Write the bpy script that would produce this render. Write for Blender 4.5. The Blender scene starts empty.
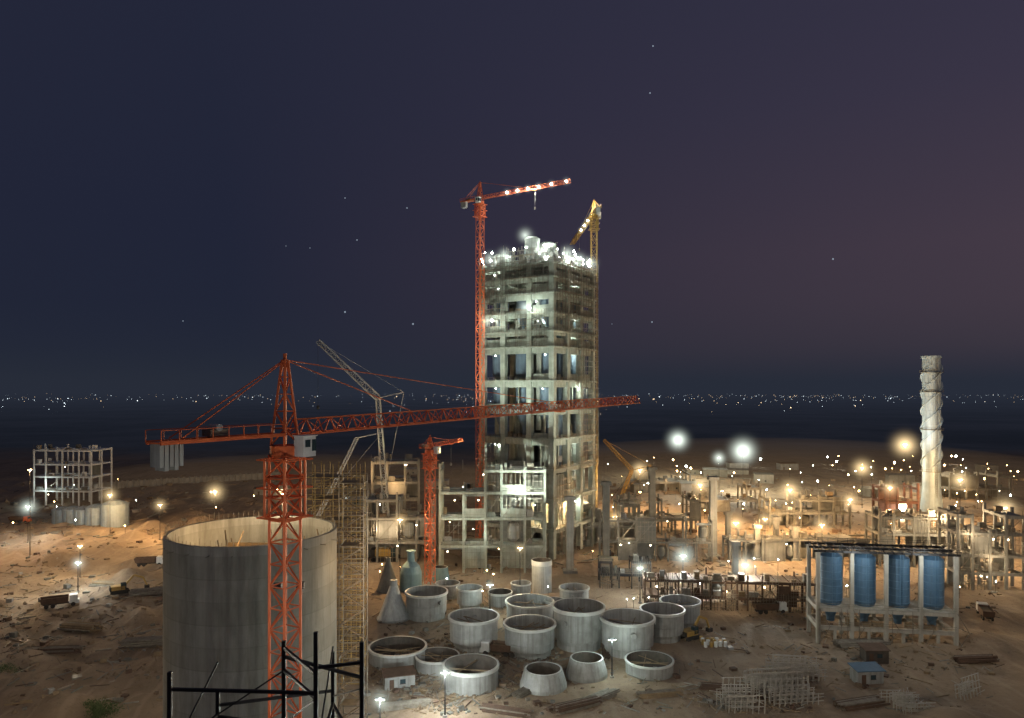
import bpy, bmesh, math, random
from mathutils import Vector, Matrix, noise
random.seed(11)
R=random.random
def U(a,b): return a+(b-a)*random.random()
F=739.56; H=60.0; HZ=388.0     # survey constants: focal length, drone height, horizon row
def G(px,py):
    Y=F*H/(py-HZ); return ((px-512)/F*Y, Y)
def ax(px,Y): return (px-512)/F*Y
def az(py,Y): return H-(py-HZ)/F*Y
scene=bpy.context.scene

# ------------------------------------------------------------------ materials
def newmat(name):
    m=bpy.data.materials.new(name); m.use_nodes=True
    nt=m.node_tree; b=nt.nodes['Principled BSDF']; return m,nt,b
def N(nt,t,**k):
    n=nt.nodes.new(t)
    for a,v in k.items(): setattr(n,a,v)
    return n
def mixrgb(nt,fac,a,b,mode='MIX'):
    n=N(nt,'ShaderNodeMix',data_type='RGBA',blend_type=mode)
    for sock,val in ((n.inputs[0],fac),(n.inputs[6],a),(n.inputs[7],b)):
        if isinstance(val,(int,float)): sock.default_value=val
        elif isinstance(val,tuple): sock.default_value=(val[0],val[1],val[2],1)
        else: nt.links.new(val,sock)
    return n.outputs[2]
def noi(nt,coord,scale,detail=4,rough=.6,stretch=None):
    n=N(nt,'ShaderNodeTexNoise'); n.inputs['Scale'].default_value=scale
    n.inputs['Detail'].default_value=detail; n.inputs['Roughness'].default_value=rough
    src=coord
    if stretch:
        mp=N(nt,'ShaderNodeMapping'); mp.inputs['Scale'].default_value=stretch
        nt.links.new(coord,mp.inputs['Vector']); src=mp.outputs[0]
    nt.links.new(src,n.inputs['Vector']); return n.outputs['Fac']
def ramp(nt,fac,a,b):
    n=N(nt,'ShaderNodeMapRange'); n.inputs[1].default_value=a; n.inputs[2].default_value=b
    nt.links.new(fac,n.inputs[0]); return n.outputs[0]
def surf(name,c1,c2,scale=.4,rough=.8,metal=0,streak=.5,bump=.2,lines=0):
    m,nt,b=newmat(name); tc=N(nt,'ShaderNodeTexCoord'); co=tc.outputs['Object']
    a=ramp(nt,noi(nt,co,scale,6,.65),.3,.7)
    col=mixrgb(nt,a,c1,c2)
    if streak>0:
        s=ramp(nt,noi(nt,co,1.0,5,.7,(1.2,1.2,.06)),.46,.75)
        mm=N(nt,'ShaderNodeMath',operation='MULTIPLY'); nt.links.new(s,mm.inputs[0]); mm.inputs[1].default_value=streak
        col=mixrgb(nt,mm.outputs[0],col,(c1[0]*.35,c1[1]*.33,c1[2]*.3))
    if lines:
        sp=N(nt,'ShaderNodeSeparateXYZ'); nt.links.new(co,sp.inputs[0])
        w=N(nt,'ShaderNodeMath',operation='WRAP'); nt.links.new(sp.outputs[2],w.inputs[0]); w.inputs[1].default_value=lines; w.inputs[2].default_value=0
        l=N(nt,'ShaderNodeMath',operation='LESS_THAN'); nt.links.new(w.outputs[0],l.inputs[0]); l.inputs[1].default_value=.12
        fl=N(nt,'ShaderNodeMath',operation='MULTIPLY'); nt.links.new(l.outputs[0],fl.inputs[0]); fl.inputs[1].default_value=.4
        col=mixrgb(nt,fl.outputs[0],col,(c1[0]*.5,c1[1]*.5,c1[2]*.48))
        d=N(nt,'ShaderNodeMath',operation='DIVIDE'); nt.links.new(sp.outputs[2],d.inputs[0]); d.inputs[1].default_value=lines
        fo=N(nt,'ShaderNodeMath',operation='FLOOR'); nt.links.new(d.outputs[0],fo.inputs[0])
        wn=N(nt,'ShaderNodeTexWhiteNoise',noise_dimensions='1D'); nt.links.new(fo.outputs[0],wn.inputs['W'])
        k=N(nt,'ShaderNodeMath',operation='MULTIPLY'); nt.links.new(wn.outputs[0],k.inputs[0]); k.inputs[1].default_value=.35
        col=mixrgb(nt,k.outputs[0],col,(c2[0]*.55,c2[1]*.55,c2[2]*.5))
        st=ramp(nt,noi(nt,co,1.0,6,.75,(.3,.3,.06)),.45,.66)
        k2=N(nt,'ShaderNodeMath',operation='MULTIPLY'); nt.links.new(st,k2.inputs[0]); k2.inputs[1].default_value=.65
        col=mixrgb(nt,k2.outputs[0],col,(c2[0]*.42,c2[1]*.40,c2[2]*.36))
    nt.links.new(col,b.inputs['Base Color'])
    b.inputs['Roughness'].default_value=rough; b.inputs['Metallic'].default_value=metal
    if bump:
        bp=N(nt,'ShaderNodeBump'); bp.inputs['Strength'].default_value=bump; bp.inputs['Distance'].default_value=.2
        nt.links.new(noi(nt,co,scale*6,5,.7),bp.inputs['Height']); nt.links.new(bp.outputs[0],b.inputs['Normal'])
    return m
def emis(name,col,st):
    m,nt,b=newmat(name); b.inputs['Base Color'].default_value=(*col,1)
    b.inputs['Emission Color'].default_value=(*col,1); b.inputs['Emission Strength'].default_value=st; return m
concrete=surf('concrete',(.31,.30,.27),(.19,.185,.165),.25,.9,streak=.65)
silo_conc=surf('silo_concrete',(.38,.38,.345),(.28,.28,.25),.18,.92,streak=.6,lines=2.4)
concrete_g=surf('tower_concrete',(.36,.385,.34),(.19,.21,.18),.3,.9,streak=.65)
concrete_d=surf('concrete_dark',(.18,.175,.155),(.10,.10,.09),.3,.9)
scaff=surf('scaffold_steel',(.28,.26,.215),(.14,.12,.10),1,.5,.6,streak=0,bump=0)
dark_steel=surf('dark_steel',(.035,.036,.04),(.02,.02,.022),1,.5,.5,streak=0,bump=0)
grey_steel=surf('grey_steel_plate',(.42,.445,.44),(.28,.295,.29),.35,.55,.15,streak=.7,bump=.05)
white_paint=surf('white_paint',(.66,.68,.68),(.48,.5,.5),.5,.6,streak=.3,bump=0)
chim_m=surf('chimney_steel',(.46,.57,.64),(.30,.39,.46),.2,.5,.2,streak=.6,bump=0)
blue=surf('blue_tank_paint',(.085,.17,.28),(.055,.12,.20),.4,.5,.1,streak=.6,bump=0)
orange=surf('crane_orange_paint',(.74,.17,.05),(.52,.10,.035),.8,.5,.1,streak=.35,bump=0)
yellow=surf('crane_yellow_paint',(.42,.27,.07),(.26,.17,.05),.8,.5,.1,streak=.3,bump=0)
rust=surf('rust_steel',(.13,.08,.055),(.07,.045,.03),.8,.8,.2,streak=.3)
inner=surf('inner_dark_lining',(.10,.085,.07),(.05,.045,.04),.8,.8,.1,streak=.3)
wood=surf('timber',(.26,.19,.11),(.14,.10,.06),1,.8,streak=0)
brick=surf('red_brick',(.17,.08,.06),(.10,.05,.04),.8,.9)
tarp=surf('blue_tarp',(.05,.12,.20),(.035,.08,.14),.8,.6,streak=0)
rubber=surf('tyre_rubber',(.025,.025,.025),(.04,.035,.03),1,.9,streak=0,bump=0)
glass,_nt,_b=newmat('cab_glass'); _b.inputs['Base Color'].default_value=(.03,.05,.06,1); _b.inputs['Roughness'].default_value=.08
lamp_w=emis('lamp_white',(.9,1,.93),80); lamp_y=emis('lamp_sodium',(1,.62,.24),70)
lamp_s=emis('lamp_small',(1,.85,.6),25)
town_w=emis('town_light_white',(.8,.93,1),13); town_y=emis('town_light_warm',(1,.7,.4),13)
star_m=emis('star_light',(.7,.85,1),.4)

# ------------------------------------------------------------------ mesh builder
ZU=Vector((0,0,1))
class MB:
    def __init__(s,M=None): s.v=[];s.f=[];s.m=[];s.M=M
    def add(s,vs,fs,mi=0):
        o=len(s.v); s.v+= [ (s.M@Vector(v)) if s.M else Vector(v) for v in vs]
        s.f+=[tuple(i+o for i in f) for f in fs]; s.m+=[mi]*len(fs)
    def box(s,x0,x1,y0,y1,z0,z1,mi=0):
        s.add([(x0,y0,z0),(x1,y0,z0),(x1,y1,z0),(x0,y1,z0),(x0,y0,z1),(x1,y0,z1),(x1,y1,z1),(x0,y1,z1)],
              [(0,3,2,1),(4,5,6,7),(0,1,5,4),(1,2,6,5),(2,3,7,6),(3,0,4,7)],mi)
    def beam(s,p,q,w,mi=0,h=None,up=None):
        p=Vector(p);q=Vector(q);d=q-p
        if d.length<1e-6: return
        d.normalize(); u=Vector(up) if up else (ZU if abs(d.z)<.95 else Vector((1,0,0)))
        a=d.cross(u).normalized(); b=a.cross(d); h=h or w; a=a*w/2; b=b*h/2
        s.add([p-a-b,p+a-b,p+a+b,p-a+b,q-a-b,q+a-b,q+a+b,q-a+b],
              [(0,3,2,1),(4,5,6,7),(0,1,5,4),(1,2,6,5),(2,3,7,6),(3,0,4,7)],mi)
    def tube(s,p,q,r,n=8,mi=0,r2=None):
        p=Vector(p);q=Vector(q);d=(q-p).normalized(); u=ZU if abs(d.z)<.95 else Vector((1,0,0))
        a=d.cross(u).normalized(); b=a.cross(d); r2=r if r2 is None else r2
        vs=[p+(a*math.cos(2*math.pi*i/n)+b*math.sin(2*math.pi*i/n))*r for i in range(n)]
        vs+=[q+(a*math.cos(2*math.pi*i/n)+b*math.sin(2*math.pi*i/n))*r2 for i in range(n)]
        s.add(vs,[(i,(i+1)%n,n+(i+1)%n,n+i) for i in range(n)]+[tuple(range(n))[::-1],tuple(range(n,2*n))],mi)
    def lathe(s,cx,cy,prof,n=24,mi=0,mis=None):
        vs=[]
        for r,z in prof:
            vs+=[(cx+r*math.cos(2*math.pi*i/n),cy+r*math.sin(2*math.pi*i/n),z) for i in range(n)]
        for k in range(len(prof)-1):
            fs=[(k*n+i,k*n+(i+1)%n,(k+1)*n+(i+1)%n,(k+1)*n+i) for i in range(n)]
            if k==0: s.add(vs,fs,mis[k] if mis else mi); base=len(s.v)-len(vs)
            else:
                s.f+=[tuple(j+base for j in f) for f in fs]; s.m+=[mis[k] if mis else mi]*n
    def octa(s,p,r,mi=0):
        x,y,z=p; s.add([(x+r,y,z),(x-r,y,z),(x,y+r,z),(x,y-r,z),(x,y,z+r),(x,y,z-r)],
            [(0,2,4),(2,1,4),(1,3,4),(3,0,4),(2,0,5),(1,2,5),(3,1,5),(0,3,5)],mi)
    def lattice(s,p,q,w,h,n,ct,bt,mi=0,tri=False,hint=None,w2=None,h2=None):
        p=Vector(p);q=Vector(q);d=(q-p).normalized()
        u=Vector(hint) if hint else (ZU if abs(d.z)<.95 else Vector((0,1,0)))
        a=d.cross(u).normalized(); b=a.cross(d)
        w2=w if w2 is None else w2; h2=h if h2 is None else h2
        st=[]
        for i in range(n+1):
            t=i/n; c=p.lerp(q,t); ww=(w+(w2-w)*t)/2; hh=(h+(h2-h)*t)/2
            if tri: st.append([c-a*ww-b*hh,c+a*ww-b*hh,c+b*hh])
            else: st.append([c-a*ww-b*hh,c+a*ww-b*hh,c+a*ww+b*hh,c-a*ww+b*hh])
        k=len(st[0])
        for j in range(k): s.beam(st[0][j],st[-1][j],ct,mi)
        for i in range(n+1):
            for j in range(k):
                s.beam(st[i][j],st[i][(j+1)%k],bt,mi)
                if i<n:
                    if (i+j)%2: s.beam(st[i][j],st[i+1][(j+1)%k],bt,mi)
                    else: s.beam(st[i][(j+1)%k],st[i+1][j],bt,mi)
    def obj(s,name,mats,parent=None,smooth=False):
        xs=[v.x for v in s.v];ys=[v.y for v in s.v];zs=[v.z for v in s.v]
        o=Vector(((min(xs)+max(xs))/2,(min(ys)+max(ys))/2,min(zs)))
        me=bpy.data.meshes.new(name); me.from_pydata([tuple(v-o) for v in s.v],[],s.f)
        for m in mats: me.materials.append(m)
        me.polygons.foreach_set('material_index',s.m)
        if smooth: me.polygons.foreach_set('use_smooth',[True]*len(s.f))
        me.update(); ob=bpy.data.objects.new(name,me); scene.collection.objects.link(ob)
        if parent is not None:
            ob.parent=parent; ob.location=o-parent.location
        else: ob.location=o
        return ob
def empty(name,x,y,z=0):
    e=bpy.data.objects.new(name,None); e.location=(x,y,z); e.empty_display_size=2; scene.collection.objects.link(e); return e
def light(p,power,col,parent,r=.35,name='lamp_light',spot=None,size=90):
    l=bpy.data.lights.new(name,'SPOT' if spot else 'POINT'); l.energy=power; l.color=col; l.shadow_soft_size=r
    o=bpy.data.objects.new(name,l); scene.collection.objects.link(o)
    P=Vector(p); o.parent=parent; o.location=P-parent.location
    if spot:
        l.spot_size=math.radians(size); l.spot_blend=.7
        o.rotation_euler=(Vector(spot)-P).to_track_quat('-Z','Y').to_euler()
    return o
WARM=(1,.61,.27); WARM2=(1,.77,.48); COOL=(.82,1,.92); WHITE=(.92,1,.97); GREEN=(.87,1,.86)

# emissive spheres that paint glare halos around the strong lamps
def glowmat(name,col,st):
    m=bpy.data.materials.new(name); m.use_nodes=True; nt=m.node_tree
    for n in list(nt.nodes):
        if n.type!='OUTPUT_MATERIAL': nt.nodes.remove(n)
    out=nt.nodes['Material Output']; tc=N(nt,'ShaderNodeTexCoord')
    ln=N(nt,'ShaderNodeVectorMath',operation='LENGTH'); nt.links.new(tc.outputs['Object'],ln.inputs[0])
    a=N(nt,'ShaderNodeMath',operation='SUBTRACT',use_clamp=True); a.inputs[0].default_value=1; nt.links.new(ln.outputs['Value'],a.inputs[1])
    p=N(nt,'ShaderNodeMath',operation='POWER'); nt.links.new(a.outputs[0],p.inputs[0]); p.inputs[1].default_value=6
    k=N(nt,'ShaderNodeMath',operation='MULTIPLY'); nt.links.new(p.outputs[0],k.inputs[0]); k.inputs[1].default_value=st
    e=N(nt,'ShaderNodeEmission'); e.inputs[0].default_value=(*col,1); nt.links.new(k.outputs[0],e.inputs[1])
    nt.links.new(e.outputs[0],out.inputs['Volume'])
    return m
glow_c=glowmat('lamp_halo_cool',(.88,1,.88),.50); glow_w=glowmat('lamp_halo_warm',(1,.72,.36),.50)
gm={}
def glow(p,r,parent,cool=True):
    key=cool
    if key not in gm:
        bm=bmesh.new(); bmesh.ops.create_icosphere(bm,subdivisions=2,radius=1.02); me=bpy.data.meshes.new('lamp_halo'); bm.to_mesh(me); bm.free()
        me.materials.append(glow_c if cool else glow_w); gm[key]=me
    o=bpy.data.objects.new('lamp_halo',gm[key]); scene.collection.objects.link(o)
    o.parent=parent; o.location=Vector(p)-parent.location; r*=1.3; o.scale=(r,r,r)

# ------------------------------------------------------------------ ground
def gh(x,y):
    v=noise.noise(Vector((x*.02,y*.02,0)))*.7+noise.noise(Vector((x*.09,y*.09,3)))*.3
    w=max(0,min(1,(-x*1.0-.17*y-18)/40))*max(0,min(1,(y-110)/30))*max(0,min(1,(560-y)/120))
    m=max(0,noise.noise(Vector((x*.03+5,y*.03,7)))+.05)*2.5+max(0,noise.noise(Vector((x*.09,y*.09,17)))-.25)*7
    m+=max(0,noise.noise(Vector((x*.3,y*.3,27))))*.9
    m-=max(0,.06-abs(noise.noise(Vector((x*.02+9,y*.012,37)))))*28
    v+=w*m
    w2=max(0,min(1,(x-.46*y+15)/30))*max(0,min(1,(400-y)/80))
    v+=w2*max(0,noise.noise(Vector((x*.05+5,y*.05,9))))*4
    fade=max(0,min(1,(900-y)/300)); return v*fade
def axis(lo,hi,step,far1,far2):
    a=[lo+i*step for i in range(int((hi-lo)/step)+1)]
    s=step;x=a[-1]
    while x<far2: s*=1.3; x+=s; a.append(x)
    s=step;x=a[0];pre=[]
    while x>far1: s*=1.3; x-=s; pre.append(x)
    return pre[::-1]+a
xs=axis(-300,300,2.0,-45000,45000); ys=axis(90,600,2.0,-600,60000)
gv=[(x,y,gh(x,y)) for y in ys for x in xs]; nx=len(xs)
gf=[(j*nx+i,j*nx+i+1,(j+1)*nx+i+1,(j+1)*nx+i) for j in range(len(ys)-1) for i in range(nx-1)]
me=bpy.data.meshes.new('ground'); me.from_pydata(gv,[],gf); me.polygons.foreach_set('use_smooth',[True]*len(gf))
m,nt,b=newmat('sandy_earth'); tc=N(nt,'ShaderNodeTexCoord'); co=tc.outputs['Object']
c=mixrgb(nt,ramp(nt,noi(nt,co,.018,6,.65),.35,.65),(.29,.215,.145),(.185,.135,.09))
c=mixrgb(nt,ramp(nt,noi(nt,co,.09,6,.7),.5,.72),c,(.34,.26,.18))
c=mixrgb(nt,ramp(nt,noi(nt,co,.05,5,.7,(1,.25,1)),.54,.70),c,(.125,.095,.07))
w=N(nt,'ShaderNodeTexWave'); w.inputs['Scale'].default_value=.045; w.inputs['Distortion'].default_value=14; w.inputs['Detail'].default_value=3; w.inputs['Detail Scale'].default_value=.35
nt.links.new(co,w.inputs[0]); tr=ramp(nt,w.outputs['Fac'],.9,1)
mm=N(nt,'ShaderNodeMath',operation='MULTIPLY'); nt.links.new(tr,mm.inputs[0]); mm.inputs[1].default_value=.3
c=mixrgb(nt,mm.outputs[0],c,(.36,.29,.21))
c=mixrgb(nt,ramp(nt,noi(nt,co,.9,6,.8),.56,.72),c,(.085,.068,.055))
c=mixrgb(nt,ramp(nt,noi(nt,co,.35,7,.8),.62,.7),c,(.34,.31,.27))
sp=N(nt,'ShaderNodeSeparateXYZ'); nt.links.new(co,sp.inputs[0])
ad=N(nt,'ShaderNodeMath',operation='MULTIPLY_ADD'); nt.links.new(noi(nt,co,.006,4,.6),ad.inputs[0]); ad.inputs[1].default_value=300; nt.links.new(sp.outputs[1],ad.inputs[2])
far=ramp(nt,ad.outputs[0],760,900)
fc=mixrgb(nt,ramp(nt,noi(nt,co,.004,6,.7),.4,.65),(.10,.14,.15),(.22,.26,.27))  # far ground raised and blued in colour to imitate distance haze
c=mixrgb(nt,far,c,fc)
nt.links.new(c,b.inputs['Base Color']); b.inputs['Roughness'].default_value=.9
bp=N(nt,'ShaderNodeBump'); bp.inputs['Strength'].default_value=.9; bp.inputs['Distance'].default_value=.6
nt.links.new(noi(nt,co,.5,8,.75),bp.inputs['Height']); nt.links.new(bp.outputs[0],b.inputs['Normal'])
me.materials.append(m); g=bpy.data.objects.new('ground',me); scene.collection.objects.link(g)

# ------------------------------------------------------------------ lamps
def mast(px,py,h,power,col=COOL,gr=0,Y=None,name='floodlight_mast',r=.4,x=None):
    if x is None:
        if Y is None: Y=(H-h)*F/(py-HZ)
        x=ax(px,Y)
    z0=gh(x,Y); B=MB()
    B.tube((x,Y,z0-1),(x,Y,h+.4),.16,8,0,.08); B.box(x-.4,x+.4,Y-.4,Y+.4,z0-.6,z0+.4,1)
    B.beam((x-.7,Y,h+.35),(x+.7,Y,h+.35),.1,0)
    for s in (-1,1):
        B.box(x+s*.55-.22,x+s*.55+.22,Y-.18,Y+.18,h+.1,h+.33,0); B.box(x+s*.55-.17,x+s*.55+.17,Y-.14,Y+.14,h+.03,h+.098,2)
    o=B.obj(name,[dark_steel,concrete,lamp_w if col[0]<.99 else lamp_y])
    light((x,Y-.1,h-.3),power,col,o,r)
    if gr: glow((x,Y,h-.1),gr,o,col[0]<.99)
    return o
masts=[ # px,py,h,power kW,col,glow
 (678,440,26,95,(.985,.93,.66),12),(743,451,24,95,(.985,.93,.66),13),(719,458,22,30,WHITE,7),(905,445,28,110,WARM2,12),(862,468,20,45,WARM2,9),
 (683,556,12,13,WHITE,6),(745,565,11,12,WHITE,5.5),(615,517,14,24,WARM2,5),(736,523,15,24,WARM2,6),(765,519,15,20,WARM,5),
 (822,525,14,26,WARM,5.5),(640,568,10,7,WHITE,4),(955,520,17,30,WARM2,7),(1005,508,20,45,WARM,7),(640,470,20,70,WARM,8),
 (28,507,14,14,WHITE,6),(80,546,10,10,WARM2,3),(78,563,9,9,WHITE,4),(110,495,16,26,WARM,6),(160,505,14,22,WARM,5),
 (590,492,20,26,WARM2,6),(790,490,18,80,WARM,8),(700,485,18,70,WARM,7),(850,500,18,45,WARM,6),(960,480,20,80,WARM,8),
 (400,520,20,20,WARM,4.5),(520,548,14,10,WARM2,3),(215,492,20,44,WARM,7),(560,500,20,26,WARM,0),(30,470,30,50,WARM,0),(890,488,22,50,WARM,6)]
for px,py,h,p,c_,gr in masts: mast(px,py,h,p*1000,c_,gr)
mast(445,673,8,12000,WHITE,3.6); mast(380,700,9,9500,WHITE,3.4)
for x,y,h,p,cc in ((-150,205,30,26000,WARM2),(-90,100,13,8000,WARM2),(150,150,26,30000,WARM2),(60,98,13,12000,WARM2),(15,100,14,9000,COOL),(-24,38,41,2600,(1,.93,.8))):  # masts added outside the view to light ground and counter-jib
    mast(0,0,h,p,cc,0,Y=y,x=x)
# tall masts below the drone lighting silo and crane
for x,y,h,p,cc in ((-5,36,36,6500,(1,.95,.82)),(-44,40,30,2400,(1,.93,.8)),(4,70,26,3500,COOL),(-70,90,24,4500,WARM2)):
    B=MB(); B.lattice((x,y,-1),(x,y,h),1,1,int(h/1.2),.12,.07,0); B.box(x-1,x+1,y-.4,y+.4,h+.3,h+.8,0)
    o=B.obj('floodlight_tower',[scaff]); light((x,y,h+1.3),p,cc,o,.4)

# ------------------------------------------------------------------ tower cranes
def tower_crane(name,x,y,z0,zj,tip,cj,apexh,w,mat,jibh=1.3,ties=(.36,.7),cab=True,lights=None,seg=None,cw=True,bright=0):
    B=MB(); base=Vector((x,y,zj)); tip=Vector(tip); d=tip-base; L=d.length; d.normalize()
    hd=Vector((d.x,d.y,0)).normalized(); sd=hd.cross(ZU)
    seg=seg or w*1.05
    B.lattice((x,y,z0),(x,y,zj-1.6),w,w,max(4,int((zj-z0)/seg)),w*.11,w*.055,0,hint=hd)
    B.box(x-w,x+w,y-w,y+w,z0-1,z0+.6,1)
    B.lattice((x,y,zj-6.5),(x,y,zj-1.9),w*1.3,w*1.3,3,w*.1,w*.06,0,hint=hd)
    B.tube((x,y,zj-1.8),(x,y,zj-.9),w*.7,16,0)
    for zz in (zj-6.5,zj-4.2,zj-2):
        for s in (-1,1):
            o_=base+Vector((0,0,zz-zj))
            B.beam(o_+hd*s*w*.9-sd*w*.9,o_+hd*s*w*.9+sd*w*.9,w*.06,0); B.beam(o_+sd*s*w*.9-hd*w*.9,o_+sd*s*w*.9+hd*w*.9,w*.06,0)
    B.lattice(base-ZU*.9,base+ZU*apexh,w*.9,w*.9,5,w*.1,w*.055,0,hint=hd,w2=w*.18,h2=w*.18)
    B.tube(base+ZU*apexh,base+ZU*(apexh+.5),.15,6,0)
    j0=base+d*w*.5+ZU*jibh*.4; j1=tip+ZU*jibh*.4
    B.lattice(j0,j1,jibh,jibh,int(L/(jibh*1.15)),jibh*.11,jibh*.06,0,tri=True)
    c1=base-hd*cj; c0=base-hd*w*.4
    for s in (-1,1):
        B.beam(c0+sd*s*w*.45,c1+sd*s*w*.45,w*.1,0,w*.16)
        B.beam(c0+sd*s*w*.5+ZU*w*.5,c1+sd*s*w*.5+ZU*w*.5,w*.03,0)
        for i in range(9):
            p=c0.lerp(c1,i/8)+sd*s*w*.5; B.beam(p,p+ZU*w*.5,w*.03,0)
    for i in range(10):
        a=c0.lerp(c1,i/9); B.beam(a-sd*w*.45,a+sd*w*.45,w*.07,0)
        if i<9: b_=c0.lerp(c1,(i+1)/9); B.beam(a-sd*w*.45,b_+sd*w*.45,w*.05,0)
    B.beam(c0-ZU*.03,c1-ZU*.03,w*.7,2,.05)
    wp=c0.lerp(c1,.55); B.beam(wp-hd*w*.45+ZU*.45,wp+hd*w*.45+ZU*.45,w*.55,2,w*.3); B.tube(wp+ZU*.8-sd*w*.3,wp+ZU*.8+sd*w*.3,w*.16,10,3)
    if cw:
        for i in range(5):
            p=c1+hd*(.25+i*w*.22); hh=w*.95+(i%2)*w*.15
            B.beam(p-ZU*hh-ZU*.05,p+ZU*.05,w*.17,3,w*.62,up=sd)
    ap=base+ZU*apexh; tm=w*.045
    for s in (-1,1): B.beam(ap+sd*s*.1,c0.lerp(c1,.85)+sd*s*w*.4+ZU*.2,tm,0)
    for t in ties: B.beam(ap,j0.lerp(j1,t)+ZU*jibh*.5,tm,0)
    t=j0.lerp(j1,.62)-ZU*jibh*.65; B.beam(t-hd*.7,t+hd*.7,jibh*.8,0,.2)
    B.beam(t,t-ZU*6,.05,2); B.box(t.x-.25,t.x+.25,t.y-.25,t.y+.25,t.z-6.8,t.z-6,2)
    mats=[mat,concrete,scaff,grey_steel,white_paint,glass,lamp_w]
    for q in range(int((zj-8-z0)/1.2)): B.beam(Vector((x,y,z0+q*1.2))-sd*w*.15,Vector((x,y,z0+q*1.2))+sd*w*.15,.05,2)
    if cab:
        cp=base+sd*w*.95-ZU*.9+hd*w*.35; M=Matrix.Translation(cp)@Matrix(((hd.x,sd.x,0,0),(hd.y,sd.y,0,0),(0,0,1,0),(0,0,0,1)))
        old=B.M; B.M=M; k=w/2.0
        B.box(-.8*k,.8*k,-.6*k,.6*k,-1.0*k,.9*k,4); B.box(.3*k,.83*k,-.62*k,.62*k,-.5*k,.6*k,5); B.box(-.55*k,.1*k,-.62*k,.62*k,-.1*k,.6*k,5)
        B.box(-.9*k,.9*k,-.7*k,.7*k,.902*k,1.0*k,4)
        B.M=old
    if lights:
        for t in lights:
            p=j0.lerp(j1,t)-ZU*jibh*.2+Vector((0,-jibh*.7,0)); B.octa(p,bright,6)
    o=B.obj(name,mats)
    if lights:
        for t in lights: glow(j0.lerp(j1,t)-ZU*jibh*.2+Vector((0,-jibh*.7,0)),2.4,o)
    return o,j0,j1,base
# foreground crane
o,j0,j1,bs=tower_crane('tower_crane',-17.8,58,0,56.4,(21.1,125,57.6),11.2,5.8,1.65,orange,jibh=1.2,ties=(.2,.58))
B=MB()
for dx in (-1,1): B.box(-17.8+dx*.9-.3,-17.8+dx*.9+.3,58.9,59.3,44,44.5,0)
B.obj('added_mast_lamps',[dark_steel],o)  # housings added for the yard fill spot
light((-16.5,60,44),100000,(1,.86,.68),o,.5,'yard_fill',spot=(40,168,0),size=82)  # spot added on the crane mast to fill the yard with light
# crane on left of the preheater tower
o,j0,j1,bs=tower_crane('tower_crane',ax(480,268),268,0,az(199,268),(ax(570,246),246,az(182,246)),8.5,6,2.1,orange,jibh=1.2,ties=(.5,),lights=(.3,.42,.54,.66,.8,.96),bright=.42,seg=3)
light(j0.lerp(j1,.6)-ZU*2-Vector((0,1.5,0)),9000,WHITE,o,.4)
o,j0,j1,bs=tower_crane('tower_crane',ax(594,292),292,0,az(213,292),(ax(572,350),350,az(244,350)),10,5,2.2,yellow,jibh=2.0,ties=(.5,),lights=(.1,.25,.4,.55),bright=.45,seg=3)
light(bs+Vector((-1,-4,2)),5000,WARM2,o,.4)
o,_,_,_=tower_crane('tower_crane',ax(430,225),225,0,az(447,225),(ax(462,240),240,az(441,240)),4,3,2.2,orange,jibh=1.1,ties=(.6,),seg=2.7,cw=False)

# ------------------------------------------------------------------ foreground concrete silo
sx,sy,sr,sz=ax(253,87),87,9.6,az(530,87)
P=empty('concrete_silo',sx,sy,0)
B=MB(); n=96; t=.45
B.lathe(sx,sy,[(sr,-1),(sr,sz),(sr-t,sz),(sr-t,sz-7),(0.01,sz-7)],n,0)
B.obj('shell',[silo_conc],P,smooth=False)
B=MB()
for i in range(n):
    a=2*math.pi*i/n; r=sr-.22; B.beam((sx+r*math.cos(a),sy+r*math.sin(a),sz-.1),(sx+r*math.cos(a),sy+r*math.sin(a),sz+U(.3,1.0)),.04,0)
for i in range(24):
    a=2*math.pi*(i+.5)/24; r=sr+.75
    B.beam((sx+sr*math.cos(a),sy+sr*math.sin(a),sz-.9),(sx+(r)*math.cos(a),sy+r*math.sin(a),sz-.9),.06,0)
B.obj('rebar_starters',[scaff],P)
B=MB()
for k in range(5):
    yy=-7+3.5*k; hw=math.sqrt((sr-.6)**2-yy*yy); B.beam((sx-hw,sy+yy,sz-3.2),(sx+hw,sy+yy,sz-3.2),.3,0,.5)
B.box(sx-2,sx+5,sy-3,sy+1.5,sz-2.94,sz-2.85,1)
for i in range(14): a=U(0,6.28); q=U(2,8); B.beam((sx+q*math.cos(a),sy+q*math.sin(a),sz-3),(sx+q*math.cos(a)+U(-1,1),sy+q*math.sin(a),sz-3+U(1,3.5)),.12,0)
B.obj('roof_beams',[wood,concrete_d],P)
light((sx+3,sy-2,sz+.2),1300,WARM2,P,.2); light((sx-4,sy+2,sz-1.2),1000,WARM,P,.2)
B=MB(); B.tube((sx+1,sy+8,sz-6),(sx+1,sy+8,sz+3.4),.08,6,0); B.box(sx+.6,sx+1.4,sy+7.8,sy+8.2,sz+3.4,sz+3.7,0); B.octa((sx+1,sy+8,sz+3.1),.16,1); B.obj('silo_work_lamp',[scaff,lamp_y],P)
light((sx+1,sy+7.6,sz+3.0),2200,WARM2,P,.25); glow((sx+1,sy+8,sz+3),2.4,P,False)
B=MB(); B.beam((sx-sr-.1,sy+3,sz-1),(sx-sr-1.6,sy+3.3,sz-1),.12,0); B.box(sx-sr-2.0,sx-sr-1.5,sy+3.1,sy+3.6,sz-1.3,sz-.8,0); B.obj('added_rim_bracket',[dark_steel],P)  # bracket added to carry the ground fill spot
light((sx-sr-2.6,sy+4.5,sz-1.1),42000,(1,.82,.58),P,.4,'rim_fill',spot=(-95,180,0),size=95)  # spot added on the silo rim to light the left ground

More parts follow.
